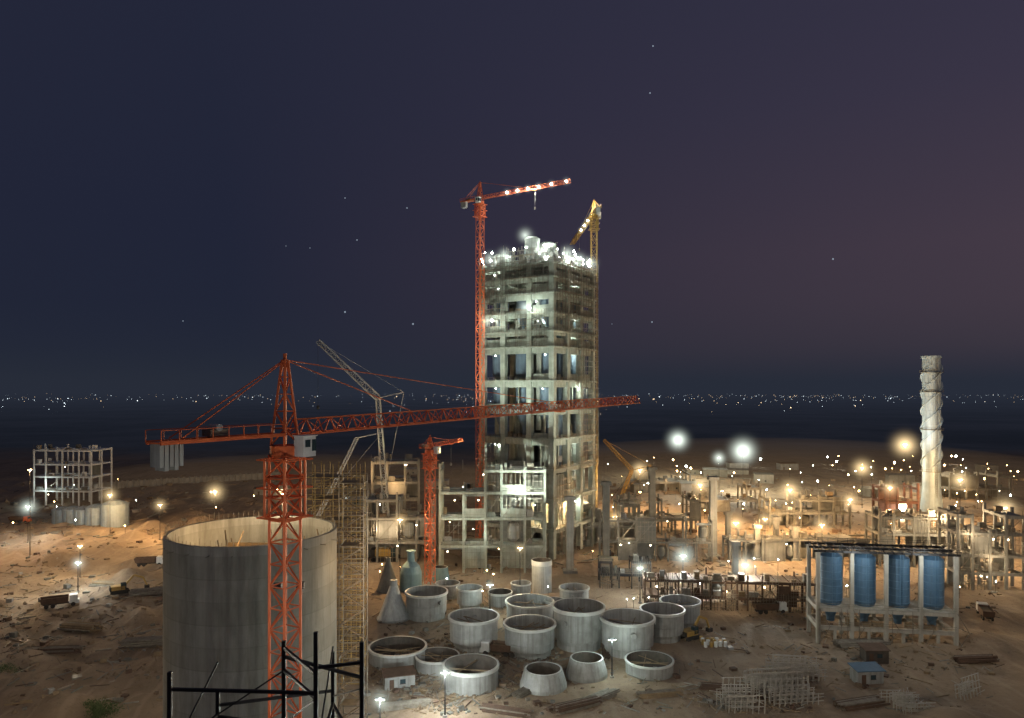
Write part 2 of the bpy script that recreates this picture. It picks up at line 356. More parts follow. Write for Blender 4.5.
def scaffold(name,x,y,w,d,z0,z1,step=2,mat=scaff,th=.09,ang=0,stairs=True):
    B=MB(Matrix.Translation((x,y,0))@Matrix.Rotation(ang,4,'Z')); nx_=max(1,int(w/1.8)); n=int((z1-z0)/step)
    for i in range(nx_+1):
        for yy in (0,d):
            xx=w*i/nx_; B.beam((xx,yy,z0),(xx,yy,z1+.8),th,0)
    for k in range(n+1):
        z=z0+k*step
        for yy in (0,d): B.beam((0,yy,z),(w,yy,z),th*.8,0); B.beam((0,yy,z+1),(w,yy,z+1),th*.5,0)
        for i in range(nx_+1): B.beam((w*i/nx_,0,z),(w*i/nx_,d,z),th*.8,0)
        if k<n:
            B.beam((0,0,z),(w,0,z+step) if k%2 else (w*.5,0,z+step),th*.6,0)
            if stairs: B.beam((0 if k%2 else w,d*.5,z),(w if k%2 else 0,d*.5,z+step),.4,1,.08)
        if R()<.5: B.box(w*.05,w*.7,.1,d-.1,z+.06,z+.12,1)
    return B.obj(name,[mat,wood])
o=scaffold('scaffold_stair_tower',ax(339,93),93,3.1,2.4,0,az(482,93),2,scaff,.10)
light((ax(372,86),86,az(560,86)),700,WARM,o,.2)
scaffold('scaffold_stair_tower',ax(306,150),150,11,5,0,az(468,150),2.2,yellow,.14)

# dark steel frame in the very foreground
B=MB()
ps=[(170,30,672),(218,34,690),(284,33,641),(316,30,632),(333,36,652),(362,31,642)]
pts=[]
for px,Y,py in ps:
    x=ax(px,Y); pts.append((x,Y,az(py,Y))); B.beam((x,Y,0),(x,Y,az(py,Y)),.17,0)
for zt in (48.6,47.6,45,41,36,30,23,15,7):
    for i in range(len(pts)-1):
        a,b_=pts[i],pts[i+1]
        if zt<min(a[2],b_[2]): B.beam((a[0],a[1],zt-.1*i),(b_[0],b_[1],zt-.1*i),.12,0)
        if zt<47 : B.beam((a[0],a[1],zt),(b_[0],b_[1],zt+2.4),.07,0)
for (i,j) in ((0,3),(3,5),(1,4),(2,5)):
    a,b_=pts[i],pts[j]; zz=min(a[2],b_[2])-.7; B.beam((a[0],a[1],zz),(b_[0],b_[1],zz-.15),.12,0)
B.obj('steel_frame_structure',[dark_steel])

# ------------------------------------------------------------------ preheater tower
th=math.radians(33); O=Vector((-10.6,274,0))
M=Matrix.Translation(O)@Matrix(((math.cos(th),math.sin(th),0,0),(-math.sin(th),math.cos(th),0,0),(0,0,1,0),(0,0,0,1)))
W_,D_=29.5,30.0
P=empty('preheater_tower',14.3,258,0)
lev=[0,10.5,21,31.5,42,52,62.5,74.5,80,86.5,93.5,99,104]
colx=[0,9.2,20.3,29.5]; coly=[0,10,20,30]
B=MB(M)
for i,x in enumerate(colx):
    for j,y in enumerate(coly):
        top=104+(U(1,5) if (i+j)%2 else U(0,2)); cw=1.0
        B.box(x-cw,x+cw,y-cw,y+cw,-1,top,0)
for k,z in enumerate(lev[1:],1):
    o=.25
    B.box(-1.2-o,W_+1.2+o,-1.2-o,D_+1.2+o,z-.35,z+.25,0)
    bd=1.9 if k in (4,6,7,10) else 1.1
    for y in coly:
        for a,b_ in zip(colx,colx[1:]): B.box(a+1.01,b_-1.01,y-.5,y+.5,z-bd-.36,z-.36,0)
    for x in colx:
        for a,b_ in zip(coly,coly[1:]): B.box(x-.5,x+.5,a+1.01,b_-1.01,z-bd-.36,z-.36,0)
B.obj('concrete_frame',[concrete_g],P)
B=MB(M)
for k in range(len(lev)-1):
    z0,z1=lev[k]+.26,lev[k+1]-2.3
    for f in range(2):
        for i in range(3):
            lo=(colx if f==0 else coly)[i]+1.03; hi=(colx if f==0 else coly)[i+1]-1.03
            r=R()
            if k in (10,11): hfrac=1 if r<.45 else .4
            elif k in (8,9) : hfrac=.6 if r<.5 else .2
            elif k==7: hfrac=1
            elif k<3: hfrac=1 if (f==0 and i==0) or r<.15 else 0
            else: hfrac=0 if r<.75 else .25
            if hfrac>0:
                zt=z0+(z1-z0)*hfrac
                if f==0: B.box(lo,hi,.25,.55,z0,zt,0)
                else: B.box(W_-.55,W_-.25,lo,hi,z0,zt,0)
            if R()<.5:
                mid=(lo+hi)/2+U(-1,1)
                if f==0: B.box(mid-.3,mid+.3,.6,1.2,z0,lev[k+1]-.36,0)
                else: B.box(W_-1.2,W_-.6,mid-.3,mid+.3,z0,lev[k+1]-.36,0)
for k in range(0,len(lev)-1):
    B.box(11.5,12,12,19,lev[k]+.26,lev[k+1]-.36,1); B.box(12.01,18,18.5,19,lev[k]+.26,lev[k+1]-.36,1); B.box(17.5,18,12,18.49,lev[k]+.26,lev[k+1]-.36,1)
B.obj('infill_walls',[concrete_g,concrete_d],P)
B=MB(M)
def cyc(cx,cy,zt,r,hc,hk,mi=0):
    B.lathe(cx,cy,[(.01,zt+.8),(r*.6,zt+.8),(r,zt),(r+.15,zt),(r+.15,zt-.4),(r,zt-.4),(r,zt-hc),(r*.3,zt-hc-hk),(r*.3,zt-hc-hk-3)],20,mi)
for (cx,cy) in ((4.6,5),(14.7,5),(24.7,5),(24.7,15),(24.7,25)):
    cyc(cx,cy,73,3.2,8,3,0); cyc(cx,cy,60,3.0,9,5,0); cyc(cx,cy,92,2.9,6,4,0)
    cyc(cx,cy,41,2.6,6,7,1)
for cx,cy,zt,r in ((4,5,109,2.4),(14,12,113,3.0),(20.5,12,113,3.0),(17,7,114.5,2.8),(26,6,109.5,2.0),(25,22,109,2.4),(9,4,108,2.0)):
    cyc(cx,cy,zt,r,3.5,3,1)
B.tube((8,2.5,20),(8,2.5,58),.9,12,1); B.tube((22,3,45),(22,3,100),1.0,12,1); B.tube((27,9,30),(27,9,90),.9,12,0)
duct=surf('blue_grey_steel',(.13,.18,.24),(.09,.12,.16),.4,.5,.2,bump=0); duct2=surf('dull_steel',(.3,.32,.29),(.2,.21,.19),.4,.6,.2)
B.obj('cyclones_and_ducts',[duct,duct2],P,smooth=False)
B=MB(M)
def scf(face,a0,a1,z0,z1,off=1.9,sp=1.9):
    n=int((a1-a0)/sp); nz=int((z1-z0)/1.9)
    def pt(a,z,o): return (a,-o,z) if face==0 else (W_+o,a,z)
    for i in range(n+1):
        a=a0+(a1-a0)*i/n; B.beam(pt(a,z0,off),pt(a,z1+U(0,2),off),.12,0); B.beam(pt(a,z0,off+1),pt(a,z1+U(0,2),off+1),.12,0)
    for k in range(nz+1):
        z=z0+(z1-z0)*k/nz; B.beam(pt(a0,z,off),pt(a1,z,off),.1,0); B.beam(pt(a0,z,off+1),pt(a1,z,off+1),.1,0)
        if R()<.5:
            s=U(a0,a1-4);e=s+U(2,a1-s); B.beam(pt(s,z+.08,off+.5),pt(e,z+.08,off+.5),.85,1,.07)
    for k in range(0,nz-1,3):
        for i in range(0,n-2,3): B.beam(pt(a0+(a1-a0)*i/n,z0+1.9*k,off+1),pt(a0+(a1-a0)*(i+2)/n,z0+1.9*(k+2),off+1),.08,0)
scf(0,0,29,93,107); scf(0,0,12,80,93); scf(0,16,28,74.5,86); scf(1,0,30,80,106); scf(1,14,30,52,80); scf(1,16,30,31,52); scf(0,0,9,21,42); scf(1,0,12,0,28);scf(0,9,29,93.5,110,-4)
for z in lev[1:]:
    for zz in (.6,1.2):
        B.beam((-1.3,-1.35,z+zz),(W_+1.3,-1.35,z+zz),.09,0); B.beam((W_+1.35,-1.3,z+zz),(W_+1.35,D_+1.3,z+zz),.09,0)
    for i in range(15):
        B.beam((-1.3+32*i/14,-1.35,z+.2),(-1.3+32*i/14,-1.35,z+1.2),.08,0); B.beam((W_+1.35,-1.3+32.5*i/14,z+.2),(W_+1.35,-1.3+32.5*i/14,z+1.2),.08,0)
    for i in range(7):
        a=U(0,26); B.box(a,a+U(.5,2.5),1.4,2.6,z+.26,z+.3+U(.5,2.2),random.choice((1,2,3)))
        a=U(0,26); B.box(W_-2.6,W_-1.4,a,a+U(.5,2.5),z+.26,z+.3+U(.5,2.2),random.choice((1,2,3)))
for i in range(90):
    x,y=U(0,W_),U(0,D_); B.box(x,x+U(.3,2),y,y+U(.3,2),104.26,104.3+U(.5,4),random.choice((0,1,2,3)))
for i in range(80):
    x,y=U(0,W_),U(0,D_); B.beam((x,y,104.2),(x,y,104.2+U(3,8)),.13,0)
B.obj('scaffolding',[scaff,wood,duct2,concrete_d],P)
B=MB(M); tl=[]
for k,z in enumerate(lev[:-1]):
    if k<1: continue
    for (x,y) in ((7,-.1),(24,1),(29,17)):
        x+=U(-3,2); zt=lev[k+1]-2.7
        if R()<.65: B.octa((x,y,zt),.2,0); tl.append((x,y+ (2.5 if x<28 else 0),zt,k))
for i in range(30):
    x,y=random.choice(((U(0,29),-1),(30.4,U(0,28)))); zt=104+U(1,6); B.octa((x,y,zt),U(.25,.5),0)
B.octa((22,-3.2,88),.6,0);B.octa((6,-3.2,84.5),.5,0)
B.obj('tower_lamps',[lamp_w],P)
for x,y,zt,k in tl: light(M@Vector((x,y+.0,zt-.5)),1300,GREEN,P,.3)
for x,y,zt in ((5,12,110),(15,4,117),(25,8,111),(25,25,110),(33,10,106)): light(M@Vector((x,y,zt)),5200,(.9,1,.94),P,.4)
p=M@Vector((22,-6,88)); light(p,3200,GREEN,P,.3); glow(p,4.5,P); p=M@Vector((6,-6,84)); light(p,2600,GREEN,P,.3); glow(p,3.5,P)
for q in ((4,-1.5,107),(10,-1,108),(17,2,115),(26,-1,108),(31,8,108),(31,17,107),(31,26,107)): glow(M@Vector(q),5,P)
light((-16,236,36),105000,GREEN,P,.5,'facade_flood',spot=(5,266,85),size=75)
light((5,225,20),85000,GREEN,P,.5,'facade_flood',spot=(5,266,55),size=75)
light((45,240,22),65000,GREEN,P,.5,'facade_flood',spot=(22,268,70),size=75)

# ------------------------------------------------------------------ generic concrete / steel frames
g2=surf('weathered_grey_plate',(.33,.345,.34),(.2,.205,.2),.4,.6,.15,streak=.8,bump=.05)
def frame(name,px0,px1,pyb,pyt,d,nx_,ny_,nl,ang=0,mat=concrete,cw=.7,infill=.15,roof=.6,scaf=.3,lights=0,Y=None,lc=WARM2,lp=1500,duct_n=0,panel=4):
    Y=Y or F*H/(pyb-HZ); x=ax(px0,Y); w=ax(px1,Y)-x; h=az(pyt,Y); w/=math.cos(ang)
    M=Matrix.Translation((x,Y,0))@Matrix.Rotation(ang,4,'Z'); B=MB(M)
    xs_=[0]
    for i in range(nx_): xs_.append(xs_[-1]+U(.7,1.3))
    xs_=[a*w/xs_[-1] for a in xs_]; yy=[d*i/ny_ for i in range(ny_+1)]; c=cw/2
    lv=[0]
    for k in range(nl): lv.append(lv[-1]+U(.8,1.2))
    lv=[a*h/lv[-1] for a in lv]
    tops=[]
    for i,a in enumerate(xs_):
        short=lv[-2] if (nl>1 and R()<.18 and 0<i<nx_) else h
        tops.append(short)
        for b_ in yy: B.box(a-c,a+c,b_-c,b_+c,-1.5,short+(U(.5,3) if R()<.5 else .3),0)
    for k in range(1,nl+1):
        z=lv[k]; fl=lv[k]-lv[k-1]
        for i,(a,a2) in enumerate(zip(xs_,xs_[1:])):
            if z>min(tops[i],tops[i+1])+.1: continue
            for b_ in yy: B.box(a+c+.003,a2-c-.003,b_-c*.7,b_+c*.7,z-cw*1.1,z,0)
        for i,a in enumerate(xs_):
            if z>tops[i]+.1: continue
            for b_,b2 in zip(yy,yy[1:]): B.box(a-c*.7,a+c*.7,b_+c+.003,b2-c-.003,z-cw*1.1,z,0)
        for i,(a,a2) in enumerate(zip(xs_,xs_[1:])):
            if z>min(tops[i],tops[i+1])+.1: continue
            for b_,b2 in zip(yy,yy[1:]):
                if R()<roof: B.box(a+c+.01,a2-c-.01,b_+c+.01,b2-c-.01,z-.1,z+.2,0)
                for q in range(2):
                    if R()<.5: B.box(a+U(.5,1),min(a2-.5,a+1+U(.5,2.5)),b_+1,b_+1+U(.5,2),z+.2,z+.3+U(.3,2.2),random.choice((1,2,3,4,6)))
            if R()<infill: B.box(a+c+.003,a2-c-.003,-.1,.1,lv[k-1]+.1,lv[k-1]+(fl-cw*1.1-.2)*random.choice((.4,1,1)),random.choice((0,panel)))
            if R()<infill*2: B.box(a+c+.003,a2-c-.003,d*.5-.1,d*.5+.1,lv[k-1]+.1,lv[k]-cw*1.1-.003,random.choice((0,6)))
            if R()<.7:
                for zz in (.55,1.1): B.beam((a,-c,z+zz),(a2,-c,z+zz),.08,1)
            if R()<.25: B.beam((a,-.2,lv[k-1]),(a2,-.2,z),.14,1)
            if R()<scaf:
                for q in range(6): xx=a+(a2-a)*q/5; B.beam((xx,-1.3,lv[k-1]),(xx,-1.3,z+U(.5,2.5)),.1,1)
                for q in range(4): B.beam((a,-1.3,z-fl*(q/4)),(a2,-1.3,z-fl*(q/4)),.08,1)
    for q in range(duct_n):
        i=random.randrange(nx_); a=xs_[i]; a2=xs_[i+1]; k=random.randrange(nl); z=lv[k]
        if R()<.4: B.tube((a,d*.3,lv[k+1]-cw*1.1-.8),(a2,d*.3,lv[k+1]-cw*1.1-.8),U(.3,.6),12,3)
        else:
            r_=min(2,(a2-a)*.32); B.lathe((a+a2)/2,d*.4,[(.01,z+.9*(lv[k+1]-z)-1),(r_*.8,z+.85*(lv[k+1]-z)-1),(r_,z+.75*(lv[k+1]-z)-1),(r_,z+1.5),(r_*.3,z+.2)],16,random.choice((3,6)))
    for q in range(lights):
        a=U(1,w-1); z=h*random.randint(1,nl)/nl-1.3; B.octa((a,-1.5,z),.24,5)
    for q in range(int(w/3)):
        a=random.choice(xs_)+U(-c,c); B.beam((a,0,h),(a,U(-.1,.1),h+U(1.5,3.5)),.08,1)
    o=B.obj(name,[mat,scaff,wood,g2,mat if panel==4 else brick,lamp_s,concrete_d])
    for q in range(max(0,lights-1 if lights>1 else lights)): light(M@Vector((w*(q+.5)/lights,-3.5,h*(.35+.6*R()))),lp,lc,o,.3)
    return o
A=math.radians
frame('concrete_frame_building',440,545,572,470,10,5,2,4,0,concrete_g,.75,.2,.7,.6,lights=4,lc=GREEN,lp=1500,duct_n=5)
frame('concrete_frame_building',365,432,562,500,12,4,2,3,0,concrete,.7,.2,.7,.5,lights=3,duct_n=3)
frame('concrete_frame_building',372,418,535,462,14,3,2,4,A(8),concrete,.9,.15,.6,.5,lights=3,lc=WARM,lp=2000)
frame('steel_frame_building',34,95,505,450,16,4,2,4,A(-6),white_paint,.6,.03,.35,.05,lights=2,lc=COOL,lp=2200)
frame('concrete_frame_building',880,957,566,517,12,5,2,3,A(-5),concrete_d,.7,.15,.7,.4,lights=2,duct_n=2)
frame('concrete_frame_building',958,1018,588,515,13,4,2,4,A(-8),concrete,.75,.2,.6,.5,lights=3)
frame('brick_building',886,918,520,488,12,3,2,2,0,brick,.9,.9,1,0,lights=0,panel=5)
frame('concrete_frame_building',560,640,548,506,15,5,2,2,A(5),concrete_d,.8,.15,.6,.4,lights=2,duct_n=4)
frame('concrete_frame_building',622,700,535,500,14,6,2,2,0,concrete_d,.7,.1,.6,.5,lights=2,duct_n=4)
frame('pipe_rack',600,710,560,520,6,7,1,2,A(-4),concrete_d,.5,.05,.4,.3,lights=2,lp=1100,duct_n=5)
frame('pipe_rack',730,880,562,540,7,8,1,1,A(3),concrete_d,.6,.5,.8,.3,lights=2,lp=1100,duct_n=5)
frame('concrete_frame_building',770,850,528,500,14,5,2,2,0,concrete_d,.7,.2,.5,.4,lights=2,duct_n=3)
frame('concrete_frame_building',700,760,512,488,14,4,2,2,0,concrete,.7,.2,.5,.3,lights=2,lc=WARM,duct_n=2)
frame('steel_frame_building',950,1010,500,476,20,5,2,2,0,concrete_d,.9,.3,.8,.2,lights=2,lc=WARM)
frame('concrete_frame_building',640,690,492,474,20,4,2,2,0,concrete_d,.9,.2,.6,.2,lights=1,lc=WARM)
frame('steel_conveyor_gallery',645,808,607,580,8,14,1,2,A(-6),rust,.4,.02,.7,.7,lights=1,lp=600,duct_n=3)
frame('steel_conveyor_gallery',600,650,588,562,8,5,1,2,A(-4),dark_steel,.4,.02,.7,.8,lights=0)
def column(px,pyb,pyt,w=2.2,mat=concrete):
    Y=F*H/(pyb-HZ); x=ax(px,Y); h=az(pyt,Y); B=MB(); B.box(x-w/2,x+w/2,Y-w/2,Y+w/2,-1,h,0); B.box(x-w*.75,x+w*.75,Y-w*.75,Y+w*.75,h+.002,h+1.2,0); B.box(x-w,x+w,Y-w,Y+w,-1,.8,0)
    for i in range(4): B.beam((x-w/2+w*i/3,Y,h+1.2),(x-w/2+w*i/3,Y,h+3),.1,1)
    B.obj('concrete_pier',[mat,scaff])
for px,b_,t in ((713,557,480),(652,545,470),(757,560,528),(728,545,515),(776,556,520),(735,575,545),(795,560,530),(606,560,485),(570,572,500)): column(px,b_,t,1.8 if b_-t<45 else 2.3,concrete_d if px in(652,606) else concrete)

# ------------------------------------------------------------------ steel cyclone sections laid out on the ground
def cysec(px,pyt,rpx,hpx,kind='tank',mat=grey_steel,name='steel_cyclone_section'):
    Y=F*H/(pyt+hpx-HZ)
    x=ax(px,Y); r=rpx/F*Y; h=hpx/F*Y*.93; z0=gh(x,Y); B=MB(); y=Y+r*.6
    if kind=='tank':
        k1=U(.4,.58); k2=U(.72,.9)
        B.lathe(x,y,[(r*k2,z0-.4),(r*k2,z0+h*.12),(r*.98,z0+h*k1),(r*.98,z0+h*.92),(r*1.05,z0+h*.92),(r*1.05,z0+h),(r*.97,z0+h),(r*.97,z0+h*.25),(.01,z0+h*.2)],36,mis=[0,0,0,0,3,3,0,1])
    elif kind=='ring':
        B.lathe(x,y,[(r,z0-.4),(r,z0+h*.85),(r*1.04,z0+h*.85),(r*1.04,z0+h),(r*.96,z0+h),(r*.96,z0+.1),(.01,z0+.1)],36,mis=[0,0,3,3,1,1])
    elif kind=='cone':
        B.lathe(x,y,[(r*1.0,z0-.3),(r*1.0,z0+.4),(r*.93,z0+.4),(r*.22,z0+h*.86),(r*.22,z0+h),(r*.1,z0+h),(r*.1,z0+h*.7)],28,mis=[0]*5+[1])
    elif kind=='bell':
        B.lathe(x,y,[(r*1.0,z0-.3),(r*1.0,z0+h*.45),(r*.8,z0+h*.62),(r*.35,z0+h*.75),(r*.32,z0+h),(r*.45,z0+h),(r*.45,z0+h+.2),(.01,z0+h+.2)],28,0)
    elif kind=='frust':
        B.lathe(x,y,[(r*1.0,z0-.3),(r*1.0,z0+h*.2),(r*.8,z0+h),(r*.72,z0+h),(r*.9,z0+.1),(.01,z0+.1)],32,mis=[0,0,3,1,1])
    for i in range(0,10):
        a=2*math.pi*(i+R()*.6)/10; rr=r*.985
        if kind in('tank','ring') and R()<.6:
            B.beam((x+rr*math.cos(a),y+rr*math.sin(a),z0+h*.6),(x+rr*math.cos(a),y+rr*math.sin(a),z0+h*.9),.09,0)
    if kind in('tank','ring') and R()<.7:
        for q in range(4):
            a=U(0,6.28); B.beam((x+r*.8*math.cos(a),y+r*.8*math.sin(a),z0+h*.8),(x-r*.8*math.cos(a+.5),y-r*.8*math.sin(a+.5),z0+h*.8),.12,2)
    if kind=='tank':
        a=U(0,6.28); B.tube((x+r*.7*math.cos(a),y+r*.7*math.sin(a),z0+h*.7),(x+r*1.12*math.cos(a),y+r*1.12*math.sin(a),z0+h*.7),r*.1,10,0)
        for q in range(5): a=U(0,6.28); B.box(x+r*1.1*math.cos(a)-.4,x+r*1.1*math.cos(a)+.4,y+r*1.1*math.sin(a)-.3,y+r*1.1*math.sin(a)+.3,z0-.4,z0+U(.2,.7),2)
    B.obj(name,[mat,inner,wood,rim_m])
rim_m=surf('bright_rim_plate',(.55,.57,.56),(.42,.44,.43),.6,.5,.15,streak=.2,bump=0)
for i,a in enumerate(((473,617,25,34),(530,624,26,34),(530,603,24,24),(580,607,26,44),(630,619,27,38),(665,611,22,32),(683,602,20,26),
          (425,593,21,28),(469,588,13,22),(521,582,10,18),(575,588,15,22),(447,583,12,16),(555,600,10,20))): cysec(*a,mat=(grey_steel,g2)[i%2])
cysec(542,558,10,34,'ring')
for a in ((470,668,28,24),(652,664,24,14),(395,650,29,16),(436,658,22,14),(500,592,12,14)): cysec(*a,'ring',g2)
for a in ((544,672,24,20),(588,661,21,20)): cysec(*a,'frust',g2)
cysec(392,580,17,42,'cone'); cysec(387,556,12,36,'cone',concrete_d); cysec(410,549,11,42,'bell',surf('pale_blue_steel',(.22,.34,.36),(.15,.25,.28),.3,.5,.1,bump=0))
cysec(440,566,9,14,'frust',surf('pale_blue_steel_b',(.15,.25,.28),(.12,.2,.22),.3,.5))
mast(490,585,9,3500,COOL,2.5); mast(612,640,8,3500,COOL,0)

# ------------------------------------------------------------------ blue tank house on the right
Y=174.0; x0=ax(818,Y); ang=A(-9); w=(ax(944,Y)-x0)/math.cos(ang); Mt=Matrix.Translation((x0,Y,0))@Matrix.Rotation(ang,4,'Z')
P=empty('blue_tank_building',x0+w/2,Y,0); B=MB(Mt); d=9; zt=az(552,Y); z1=az(607,Y)
xs_=[w*i/4 for i in range(5)]; c=.42
for a in xs_:
    for b_ in (0,d): B.box(a-c,a+c,b_-c,b_+c,-1,zt,0)
for zz in (z1,z1*.5):
    for b_ in (0,d):
        for a,a2 in zip(xs_,xs_[1:]): B.box(a+c+.003,a2-c-.003,b_-.35,b_+.35,zz-.9,zz-.003,0)
    for a in xs_: B.box(a-.35,a+.35,c+.003,d-c-.003,zz-.9,zz-.003,0)
for a,a2 in zip(xs_,xs_[1:]):
    B.box((a+a2)/2-.3,(a+a2)/2+.3,-.3,.3,-1,z1*.5-.91,0)
B.box(.5,w-.5,.5,d-.5,z1-.2,z1+.1,0)
B.obj('concrete_frame',[surf('tank_house_concrete',(.4,.38,.33),(.27,.255,.22),.25,.9,streak=.5)],P)
B=MB(Mt)
for a,a2 in zip(xs_,xs_[1:]):
    cx=(a+a2)/2; r=2.6; B.lathe(cx,d*.42,[(.01,zt-.6),(r*.5,zt-.6),(r,zt-1.4),(r,z1+1),(r*.35,z1-3),(r*.35,z1-4)],28,0)
    for q in range(6):
        zz=z1+1.2+q*(zt-z1-2.8)/6; B.lathe(cx,d*.42,[(r,zz),(r+.07,zz+.02),(r+.07,zz+.14),(r,zz+.16)],28,1)
    B.beam((cx-.3,d*.42-r-.25,z1),(cx-.3,d*.42-r-.25,zt),.08,1); B.beam((cx+.3,d*.42-r-.25,z1),(cx+.3,d*.42-r-.25,zt),.08,1)
    for q in range(12): B.beam((cx-.3,d*.42-r-.25,z1+q*.85),(cx+.3,d*.42-r-.25,z1+q*.85),.06,1)
B.obj('blue_tanks',[blue,surf('blue_trim',(.1,.2,.30),(.08,.15,.23),1,.5,streak=0,bump=0)],P)
B=MB(Mt)
for yy in (0,d*.5,d): B.beam((-1,yy,zt+.25),(w+1,yy,zt+.25),.3,0,.5)
for i in range(17):
    a=w*i/16; B.beam((a,-.6,zt+.26),(a,d+.6,zt+.26),.2,0,.3)
for a in xs_: B.beam((a,-.9,0),(a+2.5,-.9,z1*.5),.12,1); B.beam((a+2.5,-.9,z1*.5),(a,-.9,z1),.12,1)
for i in range(14):
    a=w*i/13; B.beam((a,-.6,zt+.4),(a,-.6,zt+1.6),.09,0); B.beam((a,d+.6,zt+.4),(a,d+.6,zt+1.6),.09,0)
for zz in (1.05,1.6): B.beam((-1,-.6,zt+zz),(w+1,-.6,zt+zz),.08,0); B.beam((-1,d+.6,zt+zz),(w+1,d+.6,zt+zz),.08,0); B.beam((w+1,-.6,zt+zz),(w+1,d+.6,zt+zz),.09,0)
for zz in (.6,1.1):
    for zb in (z1,z1*.5): B.beam((0,-.6,zb+zz),(w,-.6,zb+zz),.08,1)
for i in range(9):
    a=U(0,w-3); B.box(a,a+U(.6,2.5),.6,2,z1*.5+.01,z1*.5+U(.5,2),2)
    a=U(0,w-3); B.beam((a,-.8,-.5),(a,-.8,z1),.1,1)
B.obj('roof_beams_and_handrails',[dark_steel,scaff,wood],P)
for t_ in (.3,.8): light(Mt@Vector((w*t_,-6,zt+.5)),2600,(.95,1,.95),P,.3)

# ------------------------------------------------------------------ chimney
Y=355.0; cx=ax(931.5,Y); zt=az(356,Y); r=4.0; P=empty('chimney_stack',cx,Y,0)
B=MB(); B.lathe(cx,Y,[(r*1.25,-1),(r*1.2,4),(r,12),(r,zt-1),(r*1.12,zt-1),(r*1.12,zt),(r*.9,zt),(r*.9,zt-6),(.01,zt-6)],36,0)
for q in range(9):
    zz=16+q*6.6; B.lathe(cx,Y,[(r,zz),(r+.1,zz+.02),(r+.1,zz+.28),(r,zz+.3)],36,0)
B.obj('shaft',[chim_m],P,smooth=False)
B=MB()
for s in range(3):
    pr=None
    for i in range(170):
        t=i/169; zz=22+t*(zt-26); a=2*math.pi*(s/3+t*2.0); ca,sa=math.cos(a),math.sin(a); e=.8
        q=[(cx+(r-.05)*ca,Y+(r-.05)*sa,zz-.12),(cx+(r+e)*ca,Y+(r+e)*sa,zz-.12),(cx+(r+e)*ca,Y+(r+e)*sa,zz+.12),(cx+(r-.05)*ca,Y+(r-.05)*sa,zz+.12)]
        if pr: B.add(pr+q,[(0,1,5,4),(1,2,6,5),(2,3,7,6),(3,0,4,7)],0)
        pr=q
B.obj('helical_strakes',[chim_m],P)
B=MB()
for zz in (20,40,58,zt-8):
    B.lathe(cx,Y,[(r,zz),(r+1.1,zz),(r+1.1,zz+.2),(r,zz+.2)],30,0)
    B.lathe(cx,Y,[(r+1.05,zz+1.1),(r+1.12,zz+1.1),(r+1.12,zz+1.2),(r+1.05,zz+1.2)],30,0)
    for q in range(15): a=q*.4189; B.beam((cx+(r+1.08)*math.cos(a),Y+(r+1.08)*math.sin(a),zz),(cx+(r+1.08)*math.cos(a),Y+(r+1.08)*math.sin(a),zz+1.2),.07,0)
for q in range(int(zt*1.2)): B.beam((cx-.4,Y-r-.35,q/1.2),(cx+.4,Y-r-.35,q/1.2),.08,0)
B.beam((cx-.4,Y-r-.35,0),(cx-.4,Y-r-.35,zt),.1,0); B.beam((cx+.4,Y-r-.35,0),(cx+.4,Y-r-.35,zt),.1,0)
B.obj('platforms_and_ladder',[scaff],P)
for (dx,dy,z,p_) in ((-26,-20,30,30000),(14,-24,14,8000)): light((cx+dx,Y+dy,z),p_,(.78,.96,1),P,.4,'chimney_flood',spot=(cx,Y,56),size=85)

# ------------------------------------------------------------------ storage tanks on left
tank_m=surf('blue_grey_tank',(.30,.36,.40),(.2,.25,.28),.4,.5,.1,streak=.5,bump=0)
for px,py,r in ((62,522,4),(73,524,4),(84,525,4),(97,526,4.5),(115,527,5.5)):
    x,y=G(px,py); z0=gh(x,y)-.5; B=MB(); h=r*1.7
    B.lathe(x,y,[(r,z0),(r,z0+h),(r*1.05,z0+h),(r*1.05,z0+h+.2),(r*.4,z0+h+r*.3),(.01,z0+h+r*.33)],24,0)
    for q in range(12): a=q*.5236; B.beam((x+r*math.cos(a),y+r*math.sin(a),z0+h),(x+r*math.cos(a),y+r*math.sin(a),z0+h+1.2),.1,1)
    B.beam((x-.3,y-r-.2,z0),(x-.3,y-r-.2,z0+h),.1,1); B.beam((x+.3,y-r-.2,z0),(x+.3,y-r-.2,z0+h),.1,1)
    B.obj('storage_tank',[tank_m,scaff])

